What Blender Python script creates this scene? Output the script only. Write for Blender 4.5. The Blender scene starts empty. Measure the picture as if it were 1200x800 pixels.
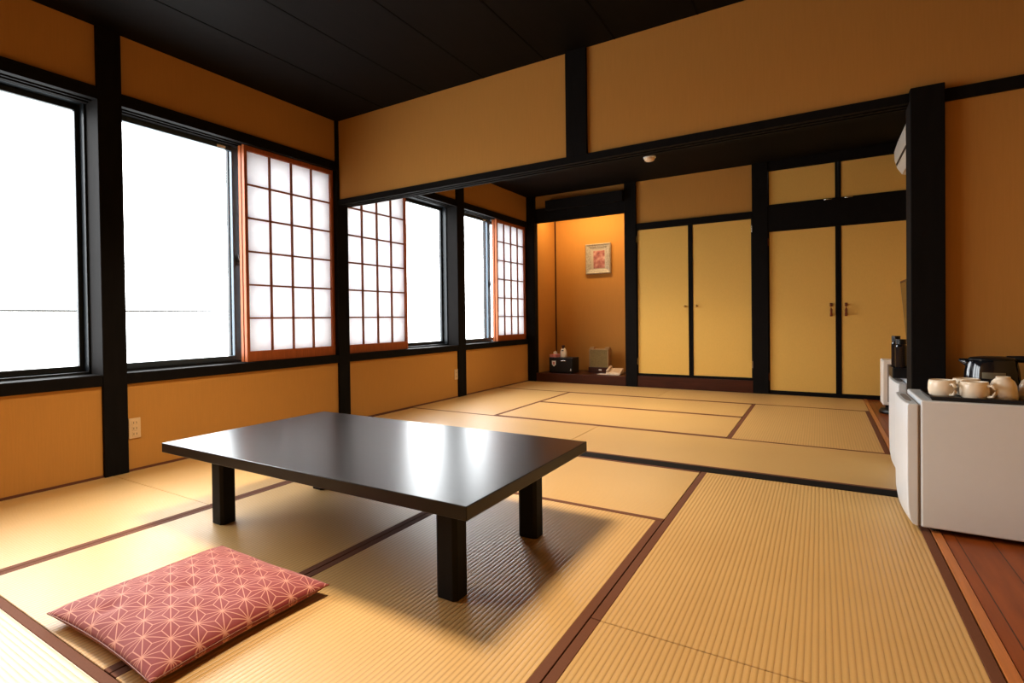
import bpy, bmesh, math, random
from mathutils import Vector, Matrix
random.seed(7)
scene = bpy.context.scene
C = scene.collection
PI = math.pi

# ------------------------------------------------------------------ materials
def new_mat(name):
    m = bpy.data.materials.new(name); m.use_nodes = True
    nt = m.node_tree; nt.nodes.clear()
    out = nt.nodes.new('ShaderNodeOutputMaterial')
    return m, nt, out
def N(nt, kind, **kw):
    n = nt.nodes.new(kind)
    for k, v in kw.items():
        if k.startswith('i_'):
            n.inputs[k[2:].replace('_', ' ')].default_value = v
        else:
            setattr(n, k, v)
    return n
def math_n(nt, op, a, b=None, c=None):
    n = nt.nodes.new('ShaderNodeMath'); n.operation = op
    for i, v in enumerate((a, b, c)):
        if v is None: continue
        if isinstance(v, (int, float)): n.inputs[i].default_value = v
        else: nt.links.new(v, n.inputs[i])
    return n.outputs[0]
def principled(nt, out, col, rough=.5, spec=.5, metal=0., coat=0.):
    b = nt.nodes.new('ShaderNodeBsdfPrincipled')
    if isinstance(col, tuple): b.inputs['Base Color'].default_value = (*col, 1)
    else: nt.links.new(col, b.inputs['Base Color'])
    b.inputs['Roughness'].default_value = rough
    b.inputs['Specular IOR Level'].default_value = spec
    b.inputs['Metallic'].default_value = metal
    b.inputs['Coat Weight'].default_value = coat
    nt.links.new(b.outputs[0], out.inputs[0])
    return b
def mixc(nt, f, a, b):
    m = nt.nodes.new('ShaderNodeMix'); m.data_type = 'RGBA'
    if isinstance(f, (int, float)): m.inputs[0].default_value = f
    else: nt.links.new(f, m.inputs[0])
    for i, v in ((6, a), (7, b)):
        if isinstance(v, tuple): m.inputs[i].default_value = (*v, 1)
        else: nt.links.new(v, m.inputs[i])
    return m.outputs[2]
def mul(c, k): return tuple(x*k for x in c)

def plain(name, col, rough=.5, spec=.5, metal=0., var=.06, scale=30., stretch=(1, 1, 1), bump=0., coat=0.):
    """a surface with a little procedural variation in tone (and relief)"""
    m, nt, out = new_mat(name)
    tc = N(nt, 'ShaderNodeTexCoord'); mp = N(nt, 'ShaderNodeMapping'); mp.inputs['Scale'].default_value = stretch
    nt.links.new(tc.outputs['Object'], mp.inputs['Vector'])
    no = N(nt, 'ShaderNodeTexNoise', i_Scale=scale, i_Detail=4.)
    nt.links.new(mp.outputs[0], no.inputs['Vector'])
    c = mixc(nt, no.outputs['Fac'], mul(col, 1-var*2), mul(col, 1+var*2))
    b = principled(nt, out, c, rough, spec, metal, coat)
    if bump:
        bp = N(nt, 'ShaderNodeBump', i_Strength=bump, i_Distance=.002)
        nt.links.new(no.outputs['Fac'], bp.inputs['Height']); nt.links.new(bp.outputs[0], b.inputs['Normal'])
    return m

WALL_C = (.50, .258, .066)
M = {}
M['wall'] = plain('ochre_wall', WALL_C, .85, .2, var=.035, scale=5., stretch=(25, 25, 1.2), bump=.15)
M['alcove'] = plain('alcove_wall', (.52, .262, .065), .85, .2, var=.03, scale=5., stretch=(25, 25, 1.2), bump=.15)
M['door'] = plain('yellow_cloth', (.72, .465, .130), .8, .25, var=.03, scale=8., stretch=(20, 20, 6), bump=.12)
M['dark'] = plain('dark_stained_wood', (.0075, .006, .0056), .72, .10, var=.2, scale=6., stretch=(6, 6, 1))
M['ceil'] = plain('dark_ceiling_board', (.0058, .0044, .0038), .65, .1, var=.2, scale=4., stretch=(8, .6, 1))
M['rail'] = plain('weathered_grey_rail', (.115, .12, .12), .9, .05)
M['plate'] = plain('dull_label_plate', (.20, .19, .14), .35, .5, metal=.5)
M['gap'] = plain('shadow_gap', (.003, .0025, .002), .8, .1)
M['redwood'] = plain('red_brown_wood', (.055, .0125, .0045), .38, .3, var=.25, scale=4., stretch=(1, 8, 12))
M['alu'] = plain('blue_black_aluminium', (.009, .012, .015), .42, .4, metal=.1, var=.05)
M['sashgrey'] = plain('grey_blue_sash', (.06, .08, .10), .35, .5, metal=.4, var=.05)
M['shoji'] = plain('orange_cedar', (.36, .095, .022), .5, .4, var=.2, scale=5., stretch=(20, 20, 1.5))
M['kumiko'] = plain('cedar_lattice', (.24, .075, .026), .6, .3, var=.1)
M['table'] = plain('black_lacquer', (.007, .0053, .005), .29, .42, var=.25, scale=3., stretch=(2, 22, 22))
M['tableleg'] = plain('black_leg_wood', (.007, .0055, .0048), .55, .2, var=.2)
M['heri'] = plain('brown_cloth_border', (.15, .060, .032), .75, .2, var=.08, scale=300.)
M['white'] = plain('white_enamel', (.64, .68, .73), .35, .5, var=.01)
M['whiteplastic'] = plain('white_plastic', (.80, .78, .74), .4, .5, var=.01)
M['greyplastic'] = plain('grey_plastic', (.30, .28, .27), .5, .4, var=.02)
M['black'] = plain('black_plastic', (.008, .008, .009), .35, .4, var=.05)
M['gloss'] = plain('glossy_black', (.008, .009, .012), .08, .6, var=.05)
M['steel'] = plain('brushed_steel', (.6, .58, .55), .25, .5, metal=1., var=.04)
M['brass'] = plain('old_brass', (.45, .26, .08), .35, .5, metal=.8, var=.05)
M['handle'] = plain('red_brown_handle', (.19, .045, .012), .4, .5, var=.1)
M['cup'] = plain('beige_ceramic', (.80, .70, .56), .25, .5, var=.05, scale=18.)
M['cupin'] = plain('cream_glaze', (.82, .73, .60), .22, .5, var=.03)
M['tray'] = plain('black_tray', (.012, .009, .008), .3, .5)
M['outlet'] = plain('ivory_plastic', (.68, .50, .30), .5, .4, var=.02)
M['paper'] = plain('white_paper', (.82, .78, .72), .8, .2, var=.02)
M['pink'] = plain('pink_card', (.62, .25, .22), .7, .2, var=.15, scale=60.)
M['cream'] = plain('cream_plastic', (.75, .58, .40), .45, .4, var=.02)
M['frame'] = plain('silver_gilt', (.40, .36, .29), .5, .5, metal=.15, var=.3, scale=60., bump=.6)
M['mount'] = plain('gold_mount', (.45, .40, .32), .7, .3, var=.1, scale=60.)
M['screen'] = plain('tv_glass', (.006, .006, .007), .12, .6)
M['tvframe'] = plain('tv_bezel', (.05, .010, .004), .35, .5)
M['basketbeige'] = plain('beige_weave', (.27, .19, .075), .75, .25, var=.25, scale=70., stretch=(1, 1, 3), bump=.4)
M['beigewood'] = plain('pale_wood', (.42, .27, .12), .5, .4, var=.15, scale=20.)
M['sticker'] = plain('pale_sticker', (.88, .86, .84), .6, .3)
M['tape'] = plain('orange_wood_border', (.46, .17, .05), .35, .5, var=.15, scale=5., stretch=(15, 1, 1))

def wood_floor():
    m, nt, out = new_mat('red_wood_floor')
    tc = N(nt, 'ShaderNodeTexCoord'); sp = N(nt, 'ShaderNodeSeparateXYZ'); nt.links.new(tc.outputs['Object'], sp.inputs[0])
    mp = N(nt, 'ShaderNodeMapping'); mp.inputs['Scale'].default_value = (9, .9, 1); nt.links.new(tc.outputs['Object'], mp.inputs[0])
    no = N(nt, 'ShaderNodeTexNoise', i_Scale=3., i_Detail=6.); nt.links.new(mp.outputs[0], no.inputs['Vector'])
    c = mixc(nt, no.outputs['Fac'], (.12, .026, .005), (.38, .10, .018))
    fx = math_n(nt, 'FRACT', math_n(nt, 'MULTIPLY', math_n(nt, 'ADD', sp.outputs[0], .0), 1/.105))
    g = math_n(nt, 'LESS_THAN', fx, .03)
    c = mixc(nt, g, c, (.04, .01, .004))
    principled(nt, out, c, .34, .3)
    return m
M['floorwood'] = wood_floor()

def tatami():
    m, nt, out = new_mat('tatami_rush')
    tc = N(nt, 'ShaderNodeTexCoord'); sp = N(nt, 'ShaderNodeSeparateXYZ'); nt.links.new(tc.outputs['Object'], sp.inputs[0])
    x, y = sp.outputs[0], sp.outputs[1]
    s = math_n(nt, 'ABSOLUTE', math_n(nt, 'SINE', math_n(nt, 'MULTIPLY', y, PI/.0152)))     # one rounded rib every 15 mm
    h = math_n(nt, 'POWER', s, .6)
    mp = N(nt, 'ShaderNodeMapping'); mp.inputs['Scale'].default_value = (260, 30, 1); nt.links.new(tc.outputs['Object'], mp.inputs[0])
    no = N(nt, 'ShaderNodeTexNoise', i_Scale=1., i_Detail=3.); nt.links.new(mp.outputs[0], no.inputs['Vector'])
    big = N(nt, 'ShaderNodeTexNoise', i_Scale=2.2, i_Detail=3.); nt.links.new(tc.outputs['Object'], big.inputs['Vector'])
    oi = N(nt, 'ShaderNodeObjectInfo')
    base = mixc(nt, big.outputs['Fac'], (.55, .35, .14), (.655, .435, .185))
    base = mixc(nt, math_n(nt, 'MULTIPLY', oi.outputs['Random'], .35), base, (.585, .37, .14))
    base = mixc(nt, math_n(nt, 'MULTIPLY', no.outputs['Fac'], .35), base, (.48, .27, .085))
    groove = math_n(nt, 'SUBTRACT', 1., h)
    col = mixc(nt, math_n(nt, 'MULTIPLY', groove, .6), base, (.30, .15, .035))
    b = principled(nt, out, col, .4, 1.0)
    hh = math_n(nt, 'ADD', h, math_n(nt, 'MULTIPLY', no.outputs['Fac'], .35))
    bp = N(nt, 'ShaderNodeBump', i_Strength=.5, i_Distance=.0022)
    nt.links.new(hh, bp.inputs['Height']); nt.links.new(bp.outputs[0], b.inputs['Normal'])
    return m
M['tatami'] = tatami()

def paper_mat():
    m, nt, out = new_mat('shoji_paper')
    tc = N(nt, 'ShaderNodeTexCoord'); no = N(nt, 'ShaderNodeTexNoise', i_Scale=14., i_Detail=5.)
    nt.links.new(tc.outputs['Object'], no.inputs['Vector'])
    c = mixc(nt, no.outputs['Fac'], (.60, .585, .59), (.66, .645, .65))
    t = N(nt, 'ShaderNodeBsdfTranslucent'); d = N(nt, 'ShaderNodeBsdfDiffuse'); mx = N(nt, 'ShaderNodeMixShader'); mx.inputs[0].default_value = .35
    nt.links.new(c, t.inputs[0]); nt.links.new(c, d.inputs[0])
    nt.links.new(t.outputs[0], mx.inputs[1]); nt.links.new(d.outputs[0], mx.inputs[2]); nt.links.new(mx.outputs[0], out.inputs[0])
    return m
M['shojipaper'] = paper_mat()

def glass_mat():
    m, nt, out = new_mat('window_glass')
    t = N(nt, 'ShaderNodeBsdfTransparent'); t.inputs[0].default_value = (.97, .98, .98, 1)
    g = N(nt, 'ShaderNodeBsdfGlossy'); g.inputs['Roughness'].default_value = .01
    lw = N(nt, 'ShaderNodeFresnel'); lw.inputs[0].default_value = 1.35
    mx = N(nt, 'ShaderNodeMixShader'); nt.links.new(lw.outputs[0], mx.inputs[0])
    nt.links.new(t.outputs[0], mx.inputs[1]); nt.links.new(g.outputs[0], mx.inputs[2]); nt.links.new(mx.outputs[0], out.inputs[0])
    return m
M['glass'] = glass_mat()

def asanoha():
    """hemp-leaf cloth: triangle grid plus the lines from each corner to the triangle's middle, on the mesh's UV"""
    m, nt, out = new_mat('red_hemp_leaf_cloth')
    uv = N(nt, 'ShaderNodeUVMap'); uv.uv_map = 'UVMap'
    sp = N(nt, 'ShaderNodeSeparateXYZ'); nt.links.new(uv.outputs[0], sp.inputs[0])
    S = .077
    px = math_n(nt, 'MULTIPLY', sp.outputs[0], 1/S); py = math_n(nt, 'MULTIPLY', sp.outputs[1], 1/S)
    v = math_n(nt, 'MULTIPLY', py, 2/math.sqrt(3)); u = math_n(nt, 'SUBTRACT', px, math_n(nt, 'MULTIPLY', py, 1/math.sqrt(3)))
    fu, fv = math_n(nt, 'FRACT', u), math_n(nt, 'FRACT', v)
    up = math_n(nt, 'GREATER_THAN', math_n(nt, 'ADD', fu, fv), 1.)
    def flip(f):   # up ? 1-f : f
        return math_n(nt, 'ADD', f, math_n(nt, 'MULTIPLY', up, math_n(nt, 'SUBTRACT', 1., math_n(nt, 'MULTIPLY', f, 2.))))
    a, b = flip(fu), flip(fv)
    c = math_n(nt, 'SUBTRACT', math_n(nt, 'SUBTRACT', 1., a), b)
    mn = math_n(nt, 'MINIMUM', math_n(nt, 'MINIMUM', a, b), c); mx_ = math_n(nt, 'MAXIMUM', math_n(nt, 'MAXIMUM', a, b), c)
    md = math_n(nt, 'SUBTRACT', math_n(nt, 'SUBTRACT', 1., mn), mx_)
    d = math_n(nt, 'MINIMUM', math_n(nt, 'MULTIPLY', mn, .866), math_n(nt, 'MULTIPLY', math_n(nt, 'SUBTRACT', md, mn), .5))
    mr = N(nt, 'ShaderNodeMapRange'); mr.inputs[1].default_value = .008; mr.inputs[2].default_value = .024
    mr.inputs[3].default_value = 1.; mr.inputs[4].default_value = 0.
    nt.links.new(d, mr.inputs[0])
    no = N(nt, 'ShaderNodeTexNoise', i_Scale=220., i_Detail=2.); nt.links.new(uv.outputs[0], no.inputs['Vector'])
    red = mixc(nt, no.outputs['Fac'], (.18, .0155, .0155), (.245, .028, .027))
    col = mixc(nt, math_n(nt, 'MULTIPLY', mr.outputs[0], .82), red, (.58, .28, .20))
    bs = principled(nt, out, col, .7, .35)
    bs.inputs['Sheen Weight'].default_value = .25
    bp = N(nt, 'ShaderNodeBump', i_Strength=.15, i_Distance=.001); nt.links.new(no.outputs['Fac'], bp.inputs['Height']); nt.links.new(bp.outputs[0], bs.inputs['Normal'])
    return m
M['cushion'] = asanoha()

def picture_mat():
    m, nt, out = new_mat('pink_flower_picture')
    tc = N(nt, 'ShaderNodeTexCoord')
    vo = N(nt, 'ShaderNodeTexVoronoi', i_Scale=26.); nt.links.new(tc.outputs['Object'], vo.inputs['Vector'])
    no = N(nt, 'ShaderNodeTexNoise', i_Scale=18., i_Detail=3.); nt.links.new(tc.outputs['Object'], no.inputs['Vector'])
    r = N(nt, 'ShaderNodeValToRGB')
    cr = r.color_ramp; cr.elements[0].position = .30; cr.elements[0].color = (.13, .03, .04, 1); cr.elements[1].position = .68; cr.elements[1].color = (.60, .42, .36, 1)
    e = cr.elements.new(.5); e.color = (.36, .13, .12, 1)
    nt.links.new(no.outputs['Fac'], r.inputs[0])
    c = mixc(nt, math_n(nt, 'MULTIPLY', vo.outputs['Distance'], .8), r.outputs[0], (.45, .22, .18))
    principled(nt, out, c, .6, .3)
    return m
M['picture'] = picture_mat()

# ------------------------------------------------------------------ mesh helpers
def box(bm, x0, x1, y0, y1, z0, z1):
    vs = [bm.verts.new((x, y, z)) for x in (x0, x1) for y in (y0, y1) for z in (z0, z1)]
    for f in ((0, 1, 3, 2), (4, 6, 7, 5), (0, 4, 5, 1), (2, 3, 7, 6), (0, 2, 6, 4), (1, 5, 7, 3)):
        bm.faces.new([vs[i] for i in f])
    return bm
def B(*bs):
    bm = bmesh.new()
    for b in bs: box(bm, *b)
    return bm
def prism(pts, axis, a, b, bm=None):
    """extrude a closed outline along an axis; pts are the two other coordinates in xyz order"""
    bm = bm or bmesh.new()
    def mk(p, t):
        l = list(p); l.insert('xyz'.index(axis), t); return bm.verts.new(l)
    A = [mk(p, a) for p in pts]; Z = [mk(p, b) for p in pts]
    n = len(pts)
    for i in range(n): bm.faces.new((A[i], A[(i+1) % n], Z[(i+1) % n], Z[i]))
    bm.faces.new(A[::-1]); bm.faces.new(Z)
    return bm
def lathe(prof, cx=0, cy=0, seg=32, bm=None):
    bm = bm or bmesh.new(); rings = []
    for r, z in prof:
        if r < 1e-6: rings.append([bm.verts.new((cx, cy, z))])
        else: rings.append([bm.verts.new((cx+r*math.cos(2*PI*i/seg), cy+r*math.sin(2*PI*i/seg), z)) for i in range(seg)])
    for a, b in zip(rings, rings[1:]):
        for i in range(seg):
            j = (i+1) % seg
            if len(a) == 1 and len(b) == 1: continue
            if len(a) == 1: bm.faces.new((a[0], b[j], b[i]))
            elif len(b) == 1: bm.faces.new((a[i], a[j], b[0]))
            else: bm.faces.new((a[i], a[j], b[j], b[i]))
    return bm
def tube(pts, r, seg=10, bm=None, closed=False):
    bm = bm or bmesh.new(); pts = [Vector(p) for p in pts]; rings = []
    n = len(pts)
    for i, p in enumerate(pts):
        t = (pts[min(i+1, n-1)]-pts[max(i-1, 0)]).normalized()
        a = t.cross(Vector((0, 0, 1)))
        if a.length < 1e-3: a = t.cross(Vector((0, 1, 0)))
        a.normalize(); b = t.cross(a)
        rr = r[i] if isinstance(r, (list, tuple)) else r
        rings.append([bm.verts.new(p+a*rr*math.cos(2*PI*k/seg)+b*rr*math.sin(2*PI*k/seg)) for k in range(seg)])
    for a, b in zip(rings, rings[1:]):
        for k in range(seg): bm.faces.new((a[k], a[(k+1) % seg], b[(k+1) % seg], b[k]))
    bm.faces.new(rings[0][::-1]); bm.faces.new(rings[-1])
    return bm
def obj(name, bm, mat, parent=None, bevel=0., smooth=False, local=False, kind=None, label=None, cat=None, group=None, seg=2, recalc=True):
    if recalc: bmesh.ops.recalc_face_normals(bm, faces=bm.faces)
    me = bpy.data.meshes.new(name); 
    off = Vector((0, 0, 0))
    if parent is not None and not local:
        p = parent
        while p is not None: off += p.location; p = p.parent
        bmesh.ops.translate(bm, verts=bm.verts, vec=-off)
    bm.to_mesh(me); bm.free()
    o = bpy.data.objects.new(name, me); C.objects.link(o); me.materials.append(M[mat])
    o.parent = parent
    if smooth:
        for p in me.polygons: p.use_smooth = True
    if bevel:
        md = o.modifiers.new('bevel', 'BEVEL'); md.width = bevel; md.segments = seg; md.limit_method = 'ANGLE'; md.angle_limit = math.radians(40)
    tag(o, label, cat, group, kind)
    return o
def autosmooth(o, ang=35):
    me = o.data
    for p in me.polygons: p.use_smooth = True
    bm = bmesh.new(); bm.from_mesh(me)
    for e in bm.edges:
        if len(e.link_faces) == 2 and e.calc_face_angle(0) > math.radians(ang): e.smooth = False
    bm.to_mesh(me); bm.free()
    return o
def tag(o, label=None, cat=None, group=None, kind=None):
    if label: o['label'] = label
    if cat: o['category'] = cat
    if group: o['group'] = group
    if kind: o['kind'] = kind
    return o
def thing(name, label, cat, loc=(0, 0, 0), rz=0., group=None, kind=None):
    o = bpy.data.objects.new(name, None); C.objects.link(o); o.location = loc; o.rotation_euler = (0, 0, rz); o.empty_display_size = .1
    return tag(o, label, cat, group, kind)
def struct(name, bm, mat, label, cat, bevel=0., parent=None):
    return obj(name, bm, mat, parent, bevel, kind='structure', label=label, cat=cat)

# ------------------------------------------------------------------ dimensions (metres)
H = 2.562          # ceiling
D = 3.767          # face of the closet wall
XR = 4.20          # right wall
YF = -3.75         # wall behind the camera
YA = 4.47          # back of the alcove
P1 = (-1.93, -1.795)      # posts in the window wall
P2 = (-.03, .098)
P3 = (1.872, 2.032)
ZS0, ZS1 = .52, .585      # window sill board
ZL0, ZL1 = 2.145, 2.215   # window lintel
RAILZ = .970
ZK0, ZK1 = 1.853, 1.897   # head beam of the opening

# ------------------------------------------------------------------ the shell
struct('floor', B((-.3, XR+.2, YF-.2, YA+.2, -.12, -.056)), 'gap', 'underfloor below the straw mats of both rooms', 'floor')
struct('floor_boards', B((3.745, XR, YF, D+.02, -.055, -.002)), 'floorwood', 'strip of red brown floorboards along the wall on the fridge side', 'floor')
struct('trim_1', B((3.713, 3.743, YF, D-.01, -.055, .001)), 'tape', 'pale orange wood strip between straw mats and floorboards', 'floor trim', .002)
struct('ceiling_near', prism([(-.02, H), (4.2, H), (4.2, H+.06), (-.02, H+.06)], 'y', YF-.05, .05), 'ceil', 'dark board ceiling above the low table', 'ceiling')
struct('ceiling_far', prism([(-.02, H), (4.2, H), (4.2, H+.06), (-.02, H+.06)], 'y', .05, D+.06), 'ceil', 'dark ceiling of the far room with the round detector', 'ceiling')
for k, x in enumerate((.515, .97, 1.43, 1.885, 2.34, 2.80, 3.255, 3.71)):
    struct('trim_%d' % (2+k), B((x-.004, x+.004, YF, -.002, H-.0025, H+.002)), 'gap',
           'narrow dark joint between ceiling boards, number %d from the window wall' % (k+1), 'ceiling joint')

wl = bmesh.new()
for a, b in ((YF, P1[0]+.02), (P1[1]-.02, P2[0]+.02), (P2[1]-.02, P3[0]+.02), (P3[1]-.02, D+.05)):
    box(wl, -.12, 0, a, b, -.05, ZS0+.02)
    box(wl, -.12, 0, a, b, ZL1-.02, H+.02)
struct('wall_left', wl, 'wall', 'ochre wall below and above the row of windows', 'wall')
struct('wall_right', B((XR, XR+.1, YF, YA+.1, -.05, H+.02)), 'wall', 'ochre wall on the side of the fridges', 'wall')
struct('wall_front', B((-.12, XR+.1, YF-.1, YF, -.05, H+.02)), 'wall', 'ochre wall behind the viewer', 'wall')
wp = B((.0, XR, 0, .10, ZK1-.01, H+.02), (3.80, XR, 0, .10, -.05, 1.85))
struct('wall_partition', wp, 'wall', 'ochre wall above the wide opening and beside the black pillar', 'wall')
struct('wall_back', B((.10, 1.35, D+.01, D+.06, 2.38, H+.02), (1.46, 2.75, D+.01, D+.06, 2.02, H+.02)), 'wall',
       'ochre panels under the ceiling above the alcove and the paired closet doors', 'wall')
struct('wall_closet_back', B((1.345, XR, D+.30, D+.34, -.05, H+.02)), 'gap', 'dark closet interior behind the yellow doors', 'wall')
struct('wall_alcove_back', B((.0, 1.40, YA, YA+.06, -.05, H+.02)), 'alcove', 'orange lit back wall of the alcove holding the picture', 'wall')
struct('wall_alcove_left', B((.0, .112, D+.06, YA, .0, H+.02)), 'alcove', 'orange side wall of the alcove next to the far window', 'wall')
struct('wall_alcove_right', B((1.36, 1.44, D+.06, YA, .0, H+.02)), 'alcove', 'inner side wall of the alcove next to the closet', 'wall')
struct('ceiling_alcove', B((.0, 1.44, D+.06, YA+.06, 2.50, 2.56)), 'dark', 'dark board closing the top of the alcove', 'ceiling')
struct('floor_alcove', B((.02, 1.40, D+.0, YA, -.05, .112)), 'redwood', 'raised red brown wooden floor of the alcove', 'alcove floor', .004)

tn = [20]
def trim(bm, label, mat='dark', cat='wooden beam', bevel=.003):
    tn[0] += 1
    return struct('trim_%d' % tn[0], bm, mat, label, cat, bevel)
trim(B((-.12, .022, P1[0], P1[1], -.05, H)), 'black wall post between the two nearest windows', cat='post')
trim(B((-.12, .022, P2[0], P2[1], -.05, H)), 'black post in the corner where the head beam meets the window wall', cat='post')
trim(B((-.12, .020, P3[0], P3[1], -.05, H)), 'black wall post between the two windows of the far room', cat='post')
trim(B((-.12, .118, D-.045, D+.06, -.05, H)), 'dark corner post between the far window wall and the alcove', cat='post')
spans = ((YF, P1[0], 'nearest window'), (P1[1], P2[0], 'second window'), (P2[1], P3[0], 'third window'), (P3[1], D-.045, 'farthest window'))
for a, b, w in spans:
    trim(B((-.12, .018, a, b, ZS0, ZS1)), 'black sill board under the %s from the viewer' % w, cat='window sill')
    # lintel with a shallow track in its underside
    trim(prism([(-.12, ZL0), (-.088, ZL0), (-.088, ZL0+.012), (-.060, ZL0+.012), (-.060, ZL0), (-.048, ZL0), (-.048, ZL0+.012), (-.020, ZL0+.012), (-.020, ZL0),
                (.018, ZL0), (.018, ZL1), (-.12, ZL1)], 'y', a, b), 'black head board over the %s from the viewer' % w, cat='window head', bevel=0)
    struct('baseboard_left' if a == YF else 'baseboard_left_%d' % (spans.index((a, b, w))+1), B((0, .006, a, b, -.05, .012)), 'heri', 'thin brown strip at the foot of the wall under the %s' % w, 'baseboard')
# the opening between the rooms
trim(prism([(-.020, ZK0), (.012, ZK0), (.012, ZK0+.014), (.036, ZK0+.014), (.036, ZK0), (.060, ZK0), (.060, ZK0+.014), (.084, ZK0+.014), (.084, ZK0),
            (.118, ZK0), (.118, ZK1), (-.020, ZK1)], 'x', .022, 3.70), 'long black grooved head beam over the opening between the rooms', bevel=0)
trim(B((2.030, 2.165, -.022, .10, ZK1, H)), 'short black post above the head beam in the ochre panel', cat='post')
trim(B((3.70, 3.82, -.055, .112, -.05, 1.908)), 'thick black pillar behind the near fridge', cat='pillar', bevel=.004)
trim(B((3.82, XR, -.020, .0, 1.832, 1.888)), 'black rail on the ochre wall beyond the pillar', cat='rail')
trim(B((.022, 3.70, -.036, .078, -.05, .002)), 'dark wooden threshold on the floor between the rooms', cat='threshold', bevel=.002)
# alcove and closets
trim(B((1.335, 1.475, D-.03, D+.10, -.05, H)), 'black post between the alcove and the closet doors', cat='post')
trim(B((2.735, 2.885, D-.03, D+.10, -.05, H)), 'black post between the two pairs of closet doors', cat='post')
trim(B((.118, 1.335, D-.01, D+.05, 2.193, 2.385)), 'black beam across the top of the alcove', cat='beam')
trim(prism([(D-.11, 2.335), (D-.01, 2.335), (D-.01, 2.475), (D-.02, 2.475), (D-.11, 2.462)], 'x', .31, 1.335), 'black box ledge projecting above the alcove beam', cat='ledge')
trim(B((.112, .128, YA-.014, YA, .112, 2.5)), 'thin dark red strip in the back corner of the alcove', 'redwood', 'corner strip', .002)
trim(B((.118, 1.335, D-.03, D+.0, -.05, .118)), 'red brown front edge of the raised alcove floor', 'redwood', 'floor edge')
trim(B((1.475, 2.735, D-.02, D+.05, 1.965, 2.035)), 'black rail above the left pair of closet doors', cat='rail')
trim(B((1.475, 2.735, D-.015, D+.05, -.05, .138)), 'red brown base board under the left pair of closet doors', 'redwood', 'base board')
trim(B((1.475, 2.735, D-.012, D+.05, .138, .158)), 'black sill under the left pair of closet doors', cat='sill')
trim(B((2.885, XR, D-.012, D+.05, -.05, .03)), 'black sill under the right pair of closet doors', cat='sill')
trim(B((2.885, XR, D-.025, D+.05, 1.80, 2.075)), 'deep black band between tall and small closet doors', cat='rail')
trim(B((2.885, XR, D-.02, D+.05, 2.468, H)), 'black board between the small upper doors and the ceiling', cat='rail')

# ------------------------------------------------------------------ closet doors
def closet_door(n, x0, x1, z0, z1, meet, pull, label):
    """dark edged door with a yellow cloth panel; meet = side where the two doors meet"""
    r = thing('door_%d' % n, label, 'closet door', (x0, D, z0), kind='structure')
    l = .010 if meet == 'r' else .024; rr = .024 if meet == 'r' else .010; t = .010
    g = .001
    obj('door_frame', B((x0+g, x0+l, D-.004, D+.025, z0, z1), (x1-rr, x1-g, D-.004, D+.025, z0, z1), (x0+l, x1-rr, D-.004, D+.025, z0, z0+t), (x0+l, x1-rr, D-.004, D+.025, z1-t, z1)), 'dark', r)
    obj('door_panel', B((x0+l, x1-rr, D+.002, D+.02, z0+t, z1-t)), 'door', r)
    if pull == 'knob':
        kx = x1-.062 if meet == 'r' else x0+.062
        bm = lathe([(0, 0), (.008, 0), (.007, .010), (.013, .016), (.014, .022), (.009, .027), (0, .028)], seg=16)
        bmesh.ops.rotate(bm, verts=bm.verts, matrix=Matrix.Rotation(PI/2, 3, 'X')); bmesh.ops.translate(bm, verts=bm.verts, vec=(kx, D+.002, .992))
        obj('knob', bm, 'brass', r, smooth=True)
    elif pull == 'bar':
        kx = x1-.062 if meet == 'r' else x0+.062
        bm = tube([(kx, D+.002, .862), (kx, D-.026, .872), (kx, D-.034, .92), (kx, D-.026, .968), (kx, D+.002, .978)], [.007, .009, .011, .009, .007], 12)
        box(bm, kx-.011, kx+.011, D-.002, D+.004, .85, .885); box(bm, kx-.011, kx+.011, D-.002, D+.004, .955, .99)
        obj('handle', bm, 'handle', r, smooth=False)
    else:
        kx = x1-.085 if meet == 'r' else x0+.085
        obj('handle', tube([(kx-.035, D-.006, z0+.004), (kx-.03, D-.028, z0-.004), (kx+.03, D-.028, z0-.004), (kx+.035, D-.006, z0+.004)], .005, 8), 'steel', r, smooth=True)
    if pull != 'small':
        hx = x0 if meet == 'r' else x1
        for hz in ((z0+.16, z1-.12)):
            bm = lathe([(0, hz-.04), (.007, hz-.04), (.007, hz+.04), (0, hz+.04)], hx, D-.010, 10)
            obj('hinge', bm, 'steel' if pull == 'knob' else 'handle', r, smooth=False)
closet_door(1, 1.477, 2.094, .159, 1.964, 'r', 'knob', 'tall yellow closet door next to the alcove with small brass knob')
closet_door(2, 2.096, 2.733, .159, 1.964, 'l', 'knob', 'tall yellow closet door with small knob, left of the middle black post')
closet_door(3, 2.887, 3.512, .031, 1.799, 'r', 'bar', 'tall yellow closet door with bar handle, right of the middle black post')
closet_door(4, 3.514, 4.128, .031, 1.799, 'l', 'bar', 'tall yellow closet door with bar handle, nearest the wall-hung television')
closet_door(5, 2.887, 3.512, 2.078, 2.466, 'r', 'small', 'small high yellow closet door beside the middle black post')
closet_door(6, 3.514, 4.128, 2.078, 2.466, 'l', 'small', 'small high yellow closet door beside the air conditioner')

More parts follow.
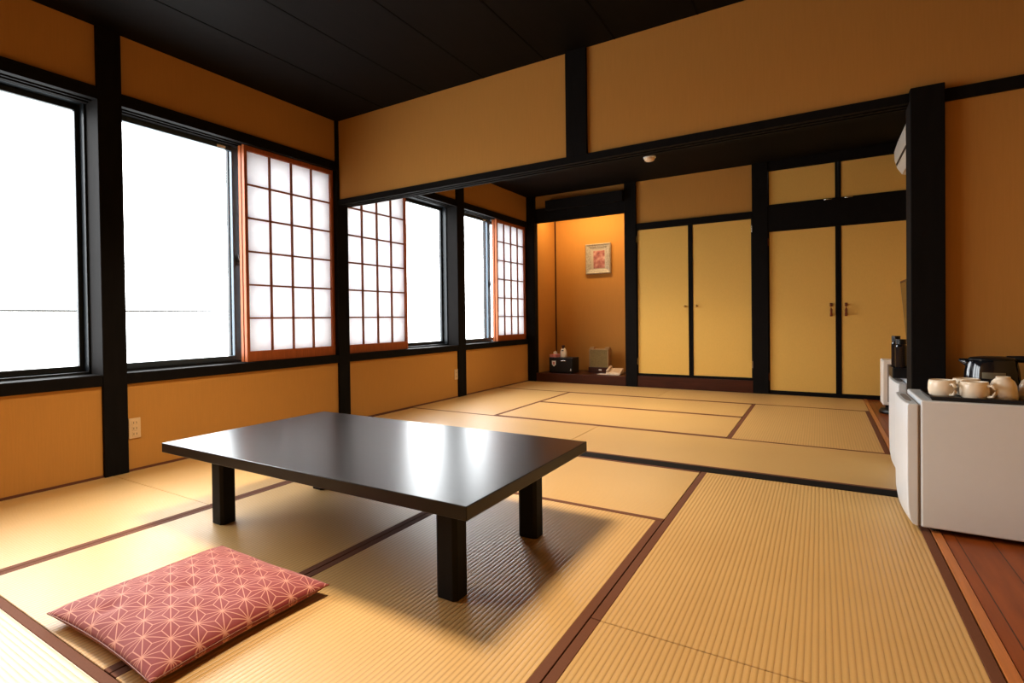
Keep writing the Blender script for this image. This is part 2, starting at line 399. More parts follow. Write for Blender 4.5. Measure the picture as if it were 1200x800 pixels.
# ------------------------------------------------------------------ windows
XA0, XA1 = -.215, -.122
def window(n, y0, y1, lock, label):
    r = thing('window_%d' % n, label, 'window', (-.12, (y0+y1)/2, ZS1), kind='structure')
    z0, z1 = ZS1, ZL0+.045
    f = .012
    obj('window_frame', B((XA0, XA1, y0-.06, y0+f, z0-.02, z1+.02), (XA0, XA1, y1-f, y1+.1, z0-.02, z1+.02), (XA0, XA1, y0+f, y1-f, z0-.02, z0+.014), (XA0, XA1, y0+f, y1-f, z1-.042, z1+.02)), 'alu', r, .002)
    c = (y0+y1)/2
    for k in range(2):                                 # the inner sash is the one nearer the viewer's side
        a, b = (y0+f, c+.036) if k == 0 else (c-.036, y1-f)
        xa, xb = (-.160, -.130) if k == 0 else (-.205, -.175)
        zb, zt = z0+.014, z1-.042
        wl_, wr_ = (.026, .072) if k == 0 else (.072, .026)
        s = obj('sash', B((xa, xb, a, a+wl_, zb, zt), (xa, xb, b-wr_, b, zb, zt), (xa, xb, a+wl_, b-wr_, zb, zb+.034), (xa, xb, a+wl_, b-wr_, zt-.034, zt)), 'sashgrey' if k == 0 else 'alu', r, .003)
        pb = bmesh.new(); xm = (xa+xb)/2; ya, yb, za, zc = a+wl_-.004, b-wr_+.004, zb+.03, zt-.03
        pb.faces.new([pb.verts.new(p) for p in ((xm, ya, za), (xm, yb, za), (xm, yb, zc), (xm, ya, zc))])      # faces the room
        obj('pane', pb, 'glass', s, recalc=False)
        if k == 0:
            if lock:
                bm = lathe([(0, 0), (.016, 0), (.016, .012), (.009, .018), (0, .018)], seg=16)
                bmesh.ops.rotate(bm, verts=bm.verts, matrix=Matrix.Rotation(PI/2, 3, 'Y')); bmesh.ops.translate(bm, verts=bm.verts, vec=(xb, b-.036, 1.32))
                tube([(xb+.012, b-.036, 1.32), (xb+.02, b-.05, 1.345), (xb+.02, b-.06, 1.37)], [.008, .007, .005], 8, bm)
                box(bm, xb, xb+.006, b-.052, b-.020, 1.285, 1.355)
                obj('lock', bm, 'black', s)
            ys = b-.075-.045
            obj('sticker', B((xb, xb+.001, ys-.07, ys, zt-.030, zt-.012)), 'sticker', s)
    return r
window(1, YF+.02, P1[0], False, 'aluminium sliding window nearest the viewer at the edge of the view')
window(2, P1[1], P2[0], True, 'aluminium sliding window between the near post and the corner post')
window(3, P2[1], P3[0], False, 'aluminium sliding window of the far room next to the corner post')
window(4, P3[1], D-.045, True, 'aluminium sliding window farthest away beside the alcove')

rl = tube([(-.9, -4.3, RAILZ), (-.9, 5.2, RAILZ)], .0085, 10)
for yy in (-4.28, 5.18): tube([(-.9, yy, -.1), (-.9, yy, RAILZ)], .012, 10, rl)
struct('trim_99', rl, 'rail', 'thin grey handrail outside the windows', 'handrail')

# ------------------------------------------------------------------ shoji panels
def shoji(y0, y1, x1, label):
    """panel with its front face at x1"""
    z0, z1 = ZS1+.002, ZL0+.006
    x0 = x1-.030
    r = thing('shoji_panel', label, 'shoji screen', (x0, (y0+y1)/2, z0), group='paper screens at the windows')
    st, tr, br = .026, .040, .075
    obj('frame', B((x0, x1, y0, y0+st, z0, z1), (x0, x1, y1-st, y1, z0, z1), (x0+.002, x1-.002, y0+st, y1-st, z0, z0+br), (x0+.002, x1-.002, y0+st, y1-st, z1-tr, z1)), 'shoji', r, .0015)
    lat = bmesh.new(); ya, yb, za, zb = y0+st, y1-st, z0+br, z1-tr
    for i in range(1, 4):
        c = ya+(yb-ya)*i/4; box(lat, x0+.008, x1-.006, c-.006, c+.006, za, zb)
    for i in range(1, 6):
        c = za+(zb-za)*i/6; box(lat, x0+.010, x1-.008, ya, yb, c-.006, c+.006)
    obj('lattice', lat, 'kumiko', r)
    bm = bmesh.new(); xp = x0+.007
    bm.faces.new([bm.verts.new(p) for p in ((xp, ya-.004, za-.004), (xp, yb+.004, za-.004), (xp, yb+.004, zb+.004), (xp, ya-.004, zb+.004))])
    obj('paper', bm, 'shojipaper', r)
shoji(-.925, -.035, -.019, 'cedar lattice paper screen at the second window, on the room side')
shoji(-.925, -.035, -.059, 'cedar lattice paper screen at the second window, glass side, seen only by its edge')
shoji(.102, .985, -.019, 'cedar lattice paper screen just beyond the corner post, on the room side')
shoji(.102, .985, -.059, 'cedar lattice paper screen just beyond the corner post, hidden on the glass side')
shoji(2.88, 3.718, -.019, 'cedar lattice paper screen next to the alcove, on the room side')
shoji(2.88, 3.718, -.059, 'cedar lattice paper screen next to the alcove, glass side, seen only by its edge')

# ------------------------------------------------------------------ tatami
HW = .028
def mat(x0, x1, y0, y1, along, heri, label):
    """along: axis of the long side; heri: which long sides carry a cloth border"""
    g = .0018
    x0 += g; x1 -= g; y0 += g; y1 -= g
    L, W = ((x1-x0), (y1-y0)) if along == 'x' else ((y1-y0), (x1-x0))
    t = thing('tatami_mat', label, 'tatami mat', ((x0+x1)/2, (y0+y1)/2, -.054), 0 if along == 'x' else PI/2, 'straw mats covering the floor')
    # local +y is north for 'x' mats, west for 'y' mats
    lo, hi = ('s' in heri, 'n' in heri) if along == 'x' else ('e' in heri, 'w' in heri)
    a, b = -W/2+(HW if lo else 0), W/2-(HW if hi else 0)
    obj('rush_surface', B((-L/2, L/2, a, b, 0, .054)), 'tatami', t, .0015, local=True, seg=1)
    if lo: obj('cloth_border', B((-L/2, L/2, -W/2, a, 0, .0548)), 'heri', t, .001, local=True, seg=1)
    if hi: obj('cloth_border', B((-L/2, L/2, b, W/2, 0, .0548)), 'heri', t, .001, local=True, seg=1)
# near room
mat(.007, .973, -1.882, -.036, 'y', 'e', 'straw mat under the second window, beside the left end of the table')
mat(.007, .973, YF+.01, -1.882, 'y', 'e', 'straw mat along the wall under the nearest window')
mat(.973, 2.803, -.955, -.036, 'x', 'sn', 'straw mat lying crosswise between the table and the threshold')
mat(.973, 1.897, -2.79, -.955, 'y', 'ew', 'straw mat under the left half of the low table')
mat(1.897, 2.803, -2.79, -.955, 'y', 'ew', 'straw mat under the right half of the low table, in its shadow')
mat(.973, 2.803, YF+.01, -2.79, 'x', 'ns', 'straw mat lying crosswise in front of the cushion')
mat(2.803, 3.711, -1.877, -.036, 'y', 'ew', 'large ribbed straw mat beside the near fridge')
mat(2.803, 3.711, YF+.01, -1.877, 'y', 'ew', 'ribbed straw mat in the foreground beside the floorboards')
# far room
mat(.022, 1.89, .079, 1.01, 'x', 'ns', 'straw mat beyond the threshold at the window end')
mat(1.89, 3.711, .079, 1.01, 'x', 'ns', 'straw mat beyond the threshold at the fridge end')
mat(.007, .95, 1.01, 2.845, 'y', 'e', 'bright straw mat in the window light before the alcove')
mat(.95, 2.803, 1.01, 1.985, 'x', 'ns', 'nearer of the two middle straw mats of the far room')
mat(.95, 2.803, 1.985, 2.845, 'x', 'ns', 'farther of the two middle straw mats of the far room')
mat(2.803, 3.711, 1.01, 2.845, 'y', 'ew', 'ribbed straw mat of the far room in front of the bar-handled closet doors')
mat(.007, 1.89, 2.845, D-.03, 'x', 's', 'straw mat at the foot of the alcove')
mat(1.89, 3.711, 2.845, D-.03, 'x', 's', 'straw mat at the foot of the closet doors')

# ------------------------------------------------------------------ low table
t = thing('low_table', 'large black lacquered low table on four square legs', 'table', (1.72, -1.62, 0))
TX0, TX1, TY0, TY1 = .945, 2.532, -2.112, -1.118
obj('tabletop', B((TX0, TX1, TY0, TY1, .298, .3405)), 'table', t, .003, seg=3)
obj('apron', B((TX0+.18, TX1-.18, TY0+.17, TY0+.19, .262, .298), (TX0+.18, TX1-.18, TY1-.19, TY1-.17, .262, .298),
               (TX0+.18, TX0+.20, TY0+.19, TY1-.19, .262, .298), (TX1-.20, TX1-.18, TY0+.19, TY1-.19, .262, .298)), 'tableleg', t)
for lx in (1.17, 2.357):
    for ly in (-2.022, -1.435):
        w, c = .078, .012
        o = [(lx+c, ly), (lx+w-c, ly), (lx+w, ly+c), (lx+w, ly+w-c), (lx+w-c, ly+w), (lx+c, ly+w), (lx, ly+w-c), (lx, ly+c)]
        obj('leg', prism(o, 'z', .0005, .298), 'tableleg', t, .002)

# ------------------------------------------------------------------ floor cushion
def cushion():
    n = 72; bm = bmesh.new(); uvl = bm.loops.layers.uv.new('UVMap')
    a, b = .281, .290
    def pt(u, v, s):
        x = a*u*(1-.055*(1-v*v)**1.0); y = b*v*(1-.055*(1-u*u)**1.0)
        e = max(0, (1-abs(u)**3.2))**.45*max(0, (1-abs(v)**3.2))**.45
        zz = .031+.044*e if s > 0 else .031-.0305*min(1, e*1.6)
        if s > 0:
            zz -= .010*math.exp(-((u)**2+(v)**2)/.03)
            zz -= .010*math.exp(-((u+.35)**2/.012+(v+.74)**2/.015))
            zz += .0016*math.sin(9*u+4*v)*e+.0012*math.sin(13*v-6*u)*e
        return (x, y, zz)
    g = {}
    for s in (1, -1):
        for i in range(n+1):
            for j in range(n+1):
                edge = i in (0, n) or j in (0, n)
                if s < 0 and edge: g[(s, i, j)] = g[(1, i, j)]; continue
                u, v = -1+2*i/n, -1+2*j/n
                u = math.sin(u*PI/2); v = math.sin(v*PI/2)
                g[(s, i, j)] = bm.verts.new(pt(u, v, s))
        for i in range(n):
            for j in range(n):
                q = [g[(s, i, j)], g[(s, i+1, j)], g[(s, i+1, j+1)], g[(s, i, j+1)]]
                f = bm.faces.new(q if s > 0 else q[::-1]); f.smooth = True
                for l in f.loops: l[uvl].uv = (l.vert.co.y*1.02, l.vert.co.x*1.02)
    return bm
cu = thing('floor_cushion', 'red square floor cushion with white hemp-leaf star pattern', 'cushion', (1.787, -2.488, .001))
obj('cushion_body', cushion(), 'cushion', cu, smooth=True, local=True)
# edge seam
pts = []
for k in range(4):
    for i in range(24):
        s = -1+2*i/24
        u, v = ((s, -1), (1, s), (-s, 1), (-1, -s))[k]
        pts.append((.281*u*(1-.055*(1-v*v)), .290*v*(1-.055*(1-u*u)), .031))
pts.append(pts[0])
obj('edge_seam', tube(pts, .0022, 6), 'handle', cu, smooth=True, local=True)

# ------------------------------------------------------------------ fridges
def fridge(x0, x1, y0, y1, h, label):
    r = thing('mini_fridge', label, 'fridge', ((x0+x1)/2, (y0+y1)/2, 0), group='white mini fridges')
    dx = .044
    obj('cabinet', B((x0+dx+.008, x1, y0, y1, .018, h+.0115)), 'white', r, .006, seg=3)
    # door: bulging front, rounded lower edge
    n = 14; bm = bmesh.new(); rows = []
    zs = [(.020, .030), (.026, .018), (.045, .008), (.09, .002), (.2, 0), (h-.10, 0), (h-.012, .0), (h-.004, .004)]
    for z, inset in zs:
        row = []
        for i in range(n+1):
            s = -1+2*i/n
            bul = .010*(1-abs(s)**2.6)
            row.append(bm.verts.new((x0+.010-bul+inset, (y0+y1)/2+(y1-y0)/2*s, z)))
        rows.append(row)
    back = [[bm.verts.new((x0+dx, y0, z)), bm.verts.new((x0+dx, y1, z))] for z, _ in zs]
    for k in range(len(zs)-1):
        for i in range(n): bm.faces.new((rows[k][i], rows[k][i+1], rows[k+1][i+1], rows[k+1][i]))
        bm.faces.new((back[k][0], rows[k][0], rows[k+1][0], back[k+1][0]))
        bm.faces.new((rows[k][n], back[k][1], back[k+1][1], rows[k+1][n]))
        bm.faces.new((back[k][1], back[k][0], back[k+1][0], back[k+1][1]))
    bm.faces.new(rows[0][::-1]+[back[0][0], back[0][1]]); bm.faces.new(rows[-1]+[back[-1][1], back[-1][0]])
    d = obj('door', bm, 'white', r, .004, seg=3); autosmooth(d, 40)
    # scooped grip let into the top of the door
    ell = [(x0+.026+.011*math.cos(2*PI*k/20), (y0+y1)/2+.13*math.copysign(abs(math.sin(2*PI*k/20))**.5, math.sin(2*PI*k/20))) for k in range(20)]
    obj('grip', prism(ell, 'z', h-.006, h-.0025), 'greyplastic', d)
    bm = lathe([(0, 0), (.008, 0), (.008, .0015), (0, .0015)], seg=14)
    bmesh.ops.rotate(bm, verts=bm.verts, matrix=Matrix.Rotation(-PI/2, 3, 'Y')); bmesh.ops.translate(bm, verts=bm.verts, vec=(x0+.011, y0+.075, h-.075))
    obj('badge', bm, 'greyplastic', d)
    obj('gasket', B((x0+dx, x0+dx+.008, y0+.006, y1-.006, .024, h-.010)), 'greyplastic', r)
    for fx in (x0+.10, x1-.06):
        for fy in (y0+.05, y1-.05):
            obj('foot', lathe([(0, 0), (.016, 0), (.014, .018), (0, .018)], fx, fy, 12), 'black', r)
    return r
FH = .512
fridge(3.629, 4.19, -.525, -.095, FH, 'white mini fridge in front of the pillar with cup tray and kettle on top')
fridge(3.672, 4.115, .270, .745, FH, 'white mini fridge behind the pillar with dark bottles on top')
FT = FH+.0115

# tray, cups, kettle
ty0, ty1, tx0, tx1 = -.515, -.245, 3.708, 4.185
tr = thing('serving_tray', 'black serving tray of cups on the near fridge', 'tray', ((tx0+tx1)/2, (ty0+ty1)/2, FT))
obj('tray_bottom', B((tx0+.008, tx1-.008, ty0+.008, ty1-.008, FT+.0005, FT+.005)), 'tray', tr)
def rim():
    bm = bmesh.new()
    o = [(tx0, ty0), (tx1, ty0), (tx1, ty1), (tx0, ty1)]
    prof = [(.010, .0), (.0, .016), (.004, .017), (.014, .005)]      # inset, height
    rings = []
    for ins, z in prof:
        rings.append([bm.verts.new((x+(ins if x == tx0 else -ins), y+(ins if y == ty0 else -ins), FT+.0005+z)) for x, y in o])
    for k in range(4):
        A, Bq = rings[k], rings[(k+1) % 4]
        for i in range(4): bm.faces.new((A[i], A[(i+1) % 4], Bq[(i+1) % 4], Bq[i]))
    return bm
obj('tray_rim', rim(), 'tray', tr)
CZ = FT+.006
def mug(x, y, ang, label):
    r = thing('mug', label, 'cup', (x, y, CZ), group='beige cups on the tray')
    body = lathe([(0, .004), (.028, .004), (.030, 0), (.038, .003), (.0465, .014), (.049, .034), (.0482, .056), (.0450, .070), (.0435, .0708), (.042, .068), (.0455, .054), (.046, .03), (.041, .013), (0, .009)], seg=40)
    h = [(.047+.0, 0, .055), (.062, 0, .058), (.074, 0, .047), (.074, 0, .030), (.064, 0, .016), (.047, 0, .014)]
    for v in body.verts: v.co.x *= .9; v.co.y *= .9
    h = [(px_*.9, py_, pz_) for px_, py_, pz_ in h]
    hb = tube(h, [.0055, .005, .005, .005, .005, .0055], 10)
    obj('cup_body', body, 'cup', r, smooth=True, local=True)
    bmesh.ops.rotate(hb, verts=hb.verts, matrix=Matrix.Rotation(ang, 3, 'Z'))
    obj('handle', hb, 'cup', r, smooth=True, local=True)
mug(3.758, -.420, math.radians(-62), 'beige mug standing upright at the free end of the tray')
mug(3.845, -.322, math.radians(-120), 'beige mug standing upright behind, between the two front mugs')
mug(3.848, -.447, math.radians(-38), 'beige mug standing upright with handle towards the upturned cups')
def teacup(x, y, label):
    r = thing('tea_cup', label, 'cup', (x, y, CZ), group='upturned tea cups on the tray')
    q = lambda p: [(a*.78, b*.94) for a, b in p]
    obj('cup_body', lathe(q([(0, .090), (.022, .090), (.023, .097), (.026, .097), (.027, .090), (.040, .079), (.049, .058), (.052, .032), (.0525, .026)]), seg=40), 'cup', r, smooth=True, local=True)
    obj('rim_band', lathe(q([(.0525, .026), (.0532, .024), (.0525, .0), (.049, .0), (.049, .02), (.047, .05), (.037, .07), (0, .082)]), seg=40), 'cupin', r, smooth=True, local=True)
teacup(3.934, -.418, 'beige tea cup turned upside down beside the front mugs')
teacup(4.022, -.385, 'beige tea cup turned upside down at the end of the tray, cut by the view')

kx, ky = 3.948, -.165
k = thing('electric_kettle', 'glossy black electric kettle behind the cups on the near fridge', 'kettle', (kx, ky, FT))
def oval(bm, f=1.22):
    for v in bm.verts: v.co.x = kx+(v.co.x-kx)*f
    return bm
obj('power_base', oval(lathe([(0, FT+.0005), (.066, FT+.0005), (.067, FT+.012), (.060, FT+.018), (0, FT+.018)], kx, ky, 40)), 'black', k, smooth=True)
bd = oval(lathe([(0, FT+.019), (.066, FT+.019), (.0715, FT+.032), (.0715, FT+.06), (.069, FT+.10), (.064, FT+.135), (.060, FT+.146), (.0, FT+.146)], kx, ky, 56))
kb = obj('kettle_body', bd, 'gloss', k); autosmooth(kb, 50)
sp = tube([(kx-.048, ky, FT+.116), (kx-.076, ky, FT+.134), (kx-.102, ky, FT+.144)], [.028, .017, .006], 16)
obj('spout', sp, 'gloss', k, smooth=True)
obj('lid', oval(lathe([(0, FT+.161), (.030, FT+.160), (.055, FT+.155), (.061, FT+.148), (.061, FT+.145), (.0, FT+.145)], kx, ky, 40)), 'black', k, smooth=True)
obj('handle', tube([(kx+.045, ky, FT+.150), (kx+.100, ky, FT+.150), (kx+.150, ky, FT+.138), (kx+.168, ky, FT+.112), (kx+.160, ky, FT+.07), (kx+.130, ky, FT+.042), (kx+.085, ky, FT+.042)],
                   [.013, .015, .016, .015, .013, .012, .010], 12), 'black', k, smooth=True)
pl_ = bmesh.new(); rows = []
for z, rr in ((.070, .0718), (.096, .0701)):
    rows.append([pl_.verts.new((kx+1.22*rr*math.cos(a), ky+rr*math.sin(a), FT+z)) for a in [math.radians(-118+6*i) for i in range(9)]])
for i in range(8): pl_.faces.new((rows[0][i], rows[0][i+1], rows[1][i+1], rows[1][i]))
obj('label_plate', pl_, 'plate', k, smooth=True)

# things on the far fridge
h0 = thing('bottle_holder', 'low open black box holding bottles on the fridge behind the pillar', 'holder', (3.80, .46, FT))
bx0, bx1, by0, by1 = 3.672, 3.87, .42, .62
obj('holder_body', B((bx0, bx1, by0, by1, FT+.0005, FT+.006), (bx0, bx0+.005, by0, by1, FT+.006, FT+.055), (bx1-.005, bx1, by0, by1, FT+.006, FT+.055), (bx0+.005, bx1-.005, by0, by0+.005, FT+.006, FT+.055), (bx0+.005, bx1-.005, by1-.005, by1, FT+.006, FT+.055)), 'black', h0, .0015)
def bottle(x, y, h, r, label):
    b = thing('bottle', label, 'bottle', (x, y, FT+.007), group='dark bottles behind the pillar')
    obj('bottle_body', lathe([(0, 0), (r, 0), (r, h*.80), (r*.92, h*.84), (r*.84, h*.86), (r*.84, h*.9), (0, h*.9)], seg=24), 'gloss', b, smooth=False, local=True)
    obj('cap', lathe([(0, h*.87), (r*.92, h*.87), (r*.92, h), (0, h)], seg=20), 'black', b, local=True)
bottle(3.700, .575, .215, .021, 'taller dark bottle standing in the black box, farther from the viewer')
bottle(3.712, .475, .200, .025, 'shorter thick dark bottle standing in the black box by the pillar')
g = thing('water_glass', 'small clear tumbler among the dark bottles in the black box', 'glass', (3.735, .52, FT+.0065))
obj('glass_body', lathe([(0, .004), (.020, .003), (.021, 0), (.024, .002), (.028, .085), (.0265, .085), (.022, .008), (0, .008)], seg=24), 'glass', g, smooth=True, local=True)
# slim appliance on the floorboards
ap = thing('air_purifier', 'slim white upright appliance with grey slotted side on dark oval base', 'appliance', (3.845, 2.93, 0))
obj('oval_base', lathe([(0, 0), (.12, 0), (.125, .015), (.11, .045), (.03, .052), (0, .052)], .055, -.08, 36), 'black', ap, smooth=True, local=True)
obj('casing', B((-.045, .055, -.12, .12, .07, .465)), 'whiteplastic', ap, .008, local=True, seg=3)
obj('neck', B((-.02, .03, -.05, .05, .045, .072)), 'black', ap, local=True)
obj('vent_slot', B((-.012, .040, -.1215, -.120, .10, .43)), 'greyplastic', ap, local=True)

# television on the right wall
tv = thing('television', 'flat television tilted forward on the wall behind the pillar', 'television', (XR, 2.0, .88))
ang = math.radians(4.5)
def tvpart(name, b, m, par=tv, bev=.002):
    bm = B(b); bmesh.ops.rotate(bm, verts=bm.verts, matrix=Matrix.Rotation(-ang, 3, 'Y')); bmesh.ops.translate(bm, verts=bm.verts, vec=(3.908, 1.99, .88))
    return obj(name, bm, m, par, bev)
tvpart('cabinet', (-.004, .035, -.42, .42, -.25, .25), 'tvframe')
tvpart('screen', (-.0055, -.004, -.395, .385, -.22, .232), 'screen', bev=0)
obj('wall_arm', B((3.94, XR, 1.95, 2.03, .84, .92)), 'black', tv)

# air conditioner on the right wall
ac = thing('air_conditioner', 'white wall air conditioner half hidden behind the pillar', 'air conditioner', (XR, 2.8, 2.3))
prof = [(XR, 2.47), (4.0, 2.462), (3.935, 2.42), (3.910, 2.33), (3.912, 2.25), (3.930, 2.18), (3.965, 2.118), (4.05, 2.10), (XR, 2.11)]
obj('casing', prism(prof, 'y', 2.36, 3.12), 'whiteplastic', ac, .008, seg=3)
obj('front_slot', prism([(3.9195, 2.2125), (3.9225, 2.2133), (3.9275, 2.1940), (3.9245, 2.1932)], 'y', 2.40, 3.085), 'black', ac)
obj('air_flap', prism([(3.9295, 2.170), (3.9615, 2.1135), (3.9645, 2.1150), (3.9325, 2.172)], 'y', 2.40, 3.085), 'whiteplastic', ac)
obj('end_slot', prism([(3.99, 2.40), (3.995, 2.40), (3.955, 2.20), (3.95, 2.20)], 'y', 2.3585, 2.3600), 'black', ac)

# smoke detector on the far ceiling
sd = thing('smoke_detector', 'round cream detector on the dark ceiling of the far room', 'smoke detector', (1.885, 2.74, H))
obj('detector_base', lathe([(0, 0), (.062, 0), (.062, -.014), (0, -.014)], 0, 0, 32), 'whiteplastic', sd, local=True)
obj('detector_dome', lathe([(.052, -.014), (.050, -.034), (.036, -.046), (0, -.048)], 0, 0, 32), 'cream', sd, smooth=True, local=True)

# wall outlets
def outlet(y0, y1, z0, z1, n, label):
    r = thing('wall_outlet', label, 'outlet', (0, (y0+y1)/2, z0), group='ivory outlets under the windows')
    obj('cover_plate', B((0, .007, y0, y1, z0, z1)), 'outlet', r, .002)
    for i in range(n):
        c = z0+(z1-z0)*(i+.8)/(n+.6)
        s = obj('socket', B((.007, .010, y0+.018, y1-.018, c-.014, c+.014)), 'outlet', r, .001)
        obj('slots', B((.010, .0103, (y0+y1)/2-.010, (y0+y1)/2-.007, c-.006, c+.006), (.010, .0103, (y0+y1)/2+.007, (y0+y1)/2+.010, c-.006, c+.006)), 'black', s)
outlet(-1.785, -1.715, .192, .312, 3, 'ivory wall outlet beside the near post, below the second window')
outlet(1.80, 1.868, .20, .315, 2, 'ivory wall outlet beside the far post, below the third window')

# ------------------------------------------------------------------ alcove things
AF = .112
px0, px1, pz0, pz1 = .588, .948, 1.497, 1.925
pc = thing('picture_frame', 'small picture in ornate silver-gold frame on the alcove wall', 'picture', ((px0+px1)/2, YA, 1.71))
fb = bmesh.new()
def ring(bm, o, i, prof):
    """mitred frame from outer rect o to inner rect i (x0,x1,z0,z1) with a (t, y) profile"""
    rs = []
    for tt, y in prof:
        x0 = o[0]+(i[0]-o[0])*tt; x1 = o[1]+(i[1]-o[1])*tt; z0 = o[2]+(i[2]-o[2])*tt; z1 = o[3]+(i[3]-o[3])*tt
        rs.append([bm.verts.new(p) for p in ((x0, y, z0), (x1, y, z0), (x1, y, z1), (x0, y, z1))])
    for a, b in zip(rs, rs[1:]):
        for k_ in range(4): bm.faces.new((a[k_], a[(k_+1) % 4], b[(k_+1) % 4], b[k_]))
ring(fb, (px0, px1, pz0, pz1), (px0+.075, px1-.075, pz0+.075, pz1-.075), [(0, YA), (0, YA-.034), (.15, YA-.042), (.4, YA-.030), (.6, YA-.028), (.8, YA-.020), (1, YA-.018), (1, YA)])
obj('ornate_frame', fb, 'frame', pc)
obj('mount', B((px0+.07, px1-.07, YA-.014, YA-.001, pz0+.07, pz1-.07)), 'mount', pc)
cxp, czp = (px0+px1)/2+.01, 1.70
obj('painting', B((cxp-.08, cxp+.08, YA-.0165, YA-.014, czp-.125, czp+.125)), 'picture', pc)

s0 = thing('safe', 'black cash safe on the alcove floor, left of the lantern', 'safe', (.42, 4.0, AF))
sx0, sx1, sy0, sy1, sz = .245, .585, 3.875, 4.13, AF+.215
obj('safe_body', B((sx0, sx1, sy0+.012, sy1, AF+.004, sz)), 'black', s0, .004)
obj('safe_door', B((sx0+.008, sx1-.008, sy0, sy0+.012, AF+.014, sz-.008)), 'black', s0, .003)
obj('handle', B((sx0+.175, sx0+.255, sy0-.010, sy0, sz-.048, sz-.036)), 'steel', s0, .003)
shp = [(sx0+.045, sz-.045), (sx0+.105, sz-.045), (sx0+.103, sz-.10), (sx0+.075, sz-.125), (sx0+.048, sz-.10)]
obj('shield_sticker', prism(shp, 'y', sy0-.001, sy0), 'sticker', s0)
obj('emblem_mark', lathe([(0, -.0005), (.016, -.0005), (.016, .0005), (0, .0005)], 0, 0, 14) if False else prism([(sx0+.062, sz-.062), (sx0+.088, sz-.062), (sx0+.086, sz-.095), (sx0+.075, sz-.104), (sx0+.064, sz-.095)], 'y', sy0-.0018, sy0-.001), 'pink', s0)
obj('corner_sticker', prism([(sx1-.035, AF+.04), (sx1-.015, AF+.04), (sx1-.022, AF+.075)], 'y', sy0-.001, sy0), 'sticker', s0)
for fx in (sx0+.03, sx1-.03):
    for fy in (sy0+.04, sy1-.03): obj('foot', lathe([(0, AF), (.012, AF), (.012, AF+.005), (0, AF+.005)], fx, fy, 12), 'black', s0)
tb = thing('tissue_box', 'pink tissue box on top of the black safe', 'tissue box', (.295, 3.99, sz))
obj('carton', B((.250, .348, 3.90, 4.08, sz+.0005, sz+.040)), 'pink', tb, .002)
tis = bmesh.new(); rows = []
for i in range(9):
    u = -1+2*i/8
    rows.append([tis.verts.new((.299+.028*u, 3.99+.012*math.sin(3*u+j), sz+.0405+.022*j*(1-.35*u*u))) for j in range(3)])
for i in range(8):
    for j in range(2): tis.faces.new((rows[i][j], rows[i+1][j], rows[i+1][j+1], rows[i][j+1]))
obj('tissue', tis, 'paper', tb, smooth=True)
sb = thing('spray_bottle', 'cream spray bottle with dark nozzle on the black safe', 'bottle', (.425, 3.97, sz))
obj('bottle_body', lathe([(0, .0005), (.043, .0005), (.046, .008), (.045, .07), (.036, .105), (.022, .128), (.016, .134), (0, .134)], seg=28), 'cupin', sb, smooth=True, local=True)
obj('nozzle', B((-.013, .013, -.032, .016, .136, .168), (-.008, .008, -.026, -.016, .105, .136)), 'tvframe', sb, .003, local=True)
obj('collar', lathe([(0, .132), (.018, .132), (.018, .142), (0, .142)], seg=18), 'tvframe', sb, local=True)
obj('label_mark', B((-.012, .016, -.043, -.039, .088, .102)), 'black', sb, local=True)

lx, ly = .845, 4.24
la = thing('paper_lantern', 'beige woven square lantern on dark base beside the telephone', 'lantern', (lx, ly, AF))
w = .135
obj('lantern_base', B((-w-.005, w+.03, -.07, .09, .0005, .075)), 'redwood', la, .004, local=True)
obj('woven_shade', B((-w+.012, w-.012, -.05, .07, .075, .315)), 'basketbeige', la, local=True)
for sx_ in (-w, w-.014):
    obj('side_post', B((sx_, sx_+.014, -.058, .078, .075, .325)), 'beigewood', la, .002, local=True)
    obj('raised_end', B((sx_-.012 if sx_ > 0 else sx_, sx_+.014 if sx_ > 0 else sx_+.06, -.02, .05, .332, .352)) if False else B((min(sx_, sx_-.046 if sx_ > 0 else sx_), max(sx_+.014, sx_+.06 if sx_ < 0 else sx_+.014), -.02, .05, .325, .35)), 'beigewood', la, .004, local=True)
obj('top_rail', B((-w+.014, w-.014, -.058, .078, .315, .325)), 'beigewood', la, .001, local=True)
obj('paper_tag', B((.005, .045, -.0715, -.070, .03, .05)), 'paper', la, local=True)

ps = obj('paper_sheet', B((.90, 1.19, 3.94, 4.06, AF+.0005, AF+.003)), 'paper', None)
tag(ps, 'white paper lying under the telephone on the alcove floor', 'paper')
ph = thing('telephone', 'cream desk telephone on white paper at the alcove edge', 'telephone', (1.10, 4.05, AF+.0035))
obj('phone_body', prism([(-.085, 0), (.095, 0), (.095, .070), (.06, .075), (-.085, .022)], 'x', -.09, .10), 'cream', ph, .006, local=True, seg=3)
obj('keypad', prism([(-.06, .0345), (.04, .0715), (.04, .0735), (-.06, .0365)], 'x', -.005, .075), 'outlet', ph, local=True)
hs = tube([(-.066, -.075, .044), (-.066, -.05, .058), (-.066, 0, .076), (-.066, .05, .088), (-.066, .085, .086)], [.022, .019, .015, .018, .022], 12)
obj('handset', hs, 'cream', ph, smooth=True, local=True)

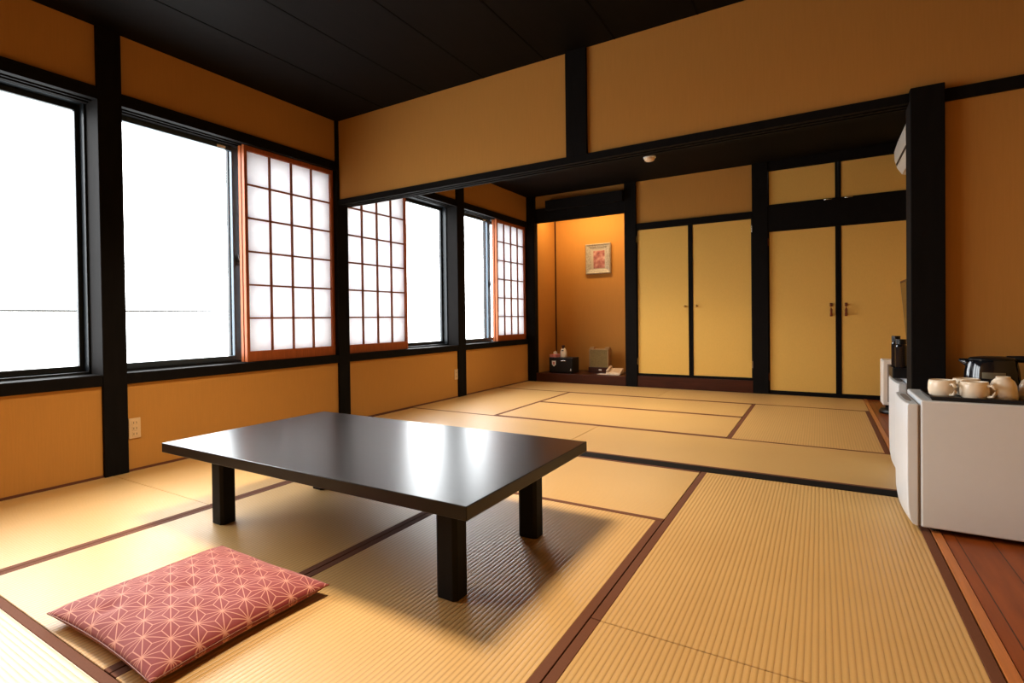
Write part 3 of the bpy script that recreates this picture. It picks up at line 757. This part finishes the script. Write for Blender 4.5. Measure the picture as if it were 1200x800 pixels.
# ------------------------------------------------------------------ light
w = bpy.data.worlds.new('overcast_sea'); scene.world = w; w.use_nodes = True
nt = w.node_tree; nt.nodes.clear()
out = nt.nodes.new('ShaderNodeOutputWorld'); bg = nt.nodes.new('ShaderNodeBackground')
tc = nt.nodes.new('ShaderNodeTexCoord'); sp = nt.nodes.new('ShaderNodeSeparateXYZ')
nt.links.new(tc.outputs['Generated'], sp.inputs[0])
SKY = 9.0
z = sp.outputs[2]
above = math_n(nt, 'GREATER_THAN', z, 0.)
c = mixc(nt, above, (.50, .53, .54), (.95, .98, 1.0))
nt.links.new(c, bg.inputs[0]); bg.inputs[1].default_value = SKY
nt.links.new(bg.outputs[0], out.inputs[0])
for i, (a, b) in enumerate(((YF, P1[0]), (P1[1], P2[0]), (P2[1], P3[0]), (P3[1], D-.045))):
    l = bpy.data.lights.new('window_portal', 'AREA'); l.shape = 'RECTANGLE'; l.size = ZL0-ZS1+.08; l.size_y = b-a
    l.cycles.is_portal = True
    o = bpy.data.objects.new('window_portal', l); C.objects.link(o); o.location = (-.23, (a+b)/2, (ZL0+ZS1)/2)
    o.rotation_euler = (0, -PI/2, 0)      # faces into the room
# ceiling lamp over the low table (above the view)
def ceiling_lamp(x, y, power, label):
    t = thing('ceiling_lamp', label, 'lamp', (x, y, H), group='square ceiling lamps')
    obj('lamp_frame', B((x-.32, x-.28, y-.32, y+.32, H-.06, H), (x+.28, x+.32, y-.32, y+.32, H-.06, H), (x-.28, x+.28, y-.32, y-.28, H-.06, H), (x-.28, x+.28, y+.28, y+.32, H-.06, H)), 'dark', t, .003)
    l = bpy.data.lights.new('ceiling_lamp_light', 'AREA'); l.shape = 'RECTANGLE'; l.size = .54; l.size_y = .54; l.energy = power; l.color = (1, .84, .62); l.spread = math.radians(115)
    o = bpy.data.objects.new('ceiling_lamp_light', l); C.objects.link(o); o.location = (x, y, H-.03)
ceiling_lamp(1.80, -1.62, 36, 'square ceiling lamp over the low table, above the view')
ceiling_lamp(1.80, 1.75, 23, 'unseen ceiling lamp added to brighten the far room, hidden behind the panel over the opening')  # added lamp, never in view, lifts the brightness of the far room
# warm lamp hidden behind the alcove beam
l = bpy.data.lights.new('alcove_lamp', 'AREA'); l.shape = 'RECTANGLE'; l.size = .9; l.size_y = .06; l.energy = 11.5; l.color = (1, .70, .36)
o = bpy.data.objects.new('alcove_lamp', l); C.objects.link(o); o.location = (.74, D+.12, 2.44); o.rotation_euler = (math.radians(28), 0, 0)

# ------------------------------------------------------------------ camera
cd = bpy.data.cameras.new('camera'); cam = bpy.data.objects.new('camera', cd); C.objects.link(cam); scene.camera = cam
r0 = Vector((.81937505, .57308181, -.01420451)); r1 = Vector((-.0047107, -.01804665, -.99982605)); r2 = Vector((-.57323847, .81929943, -.01208736))
mw = Matrix.Identity(4)
for i in range(3):
    mw[i][0] = r0[i]; mw[i][1] = -r1[i]; mw[i][2] = -r2[i]
mw[0][3], mw[1][3], mw[2][3] = 3.3544279, -3.45555068, .87
cam.matrix_world = mw
cd.sensor_width = 36; cd.lens = 653.793/1200*36
cd.shift_x = 96.263/1200; cd.shift_y = -17.087/1200
cd.clip_start = .02
scene.view_settings.view_transform = 'Standard'
scene.view_settings.exposure = .55
scene.view_settings.gamma = .90
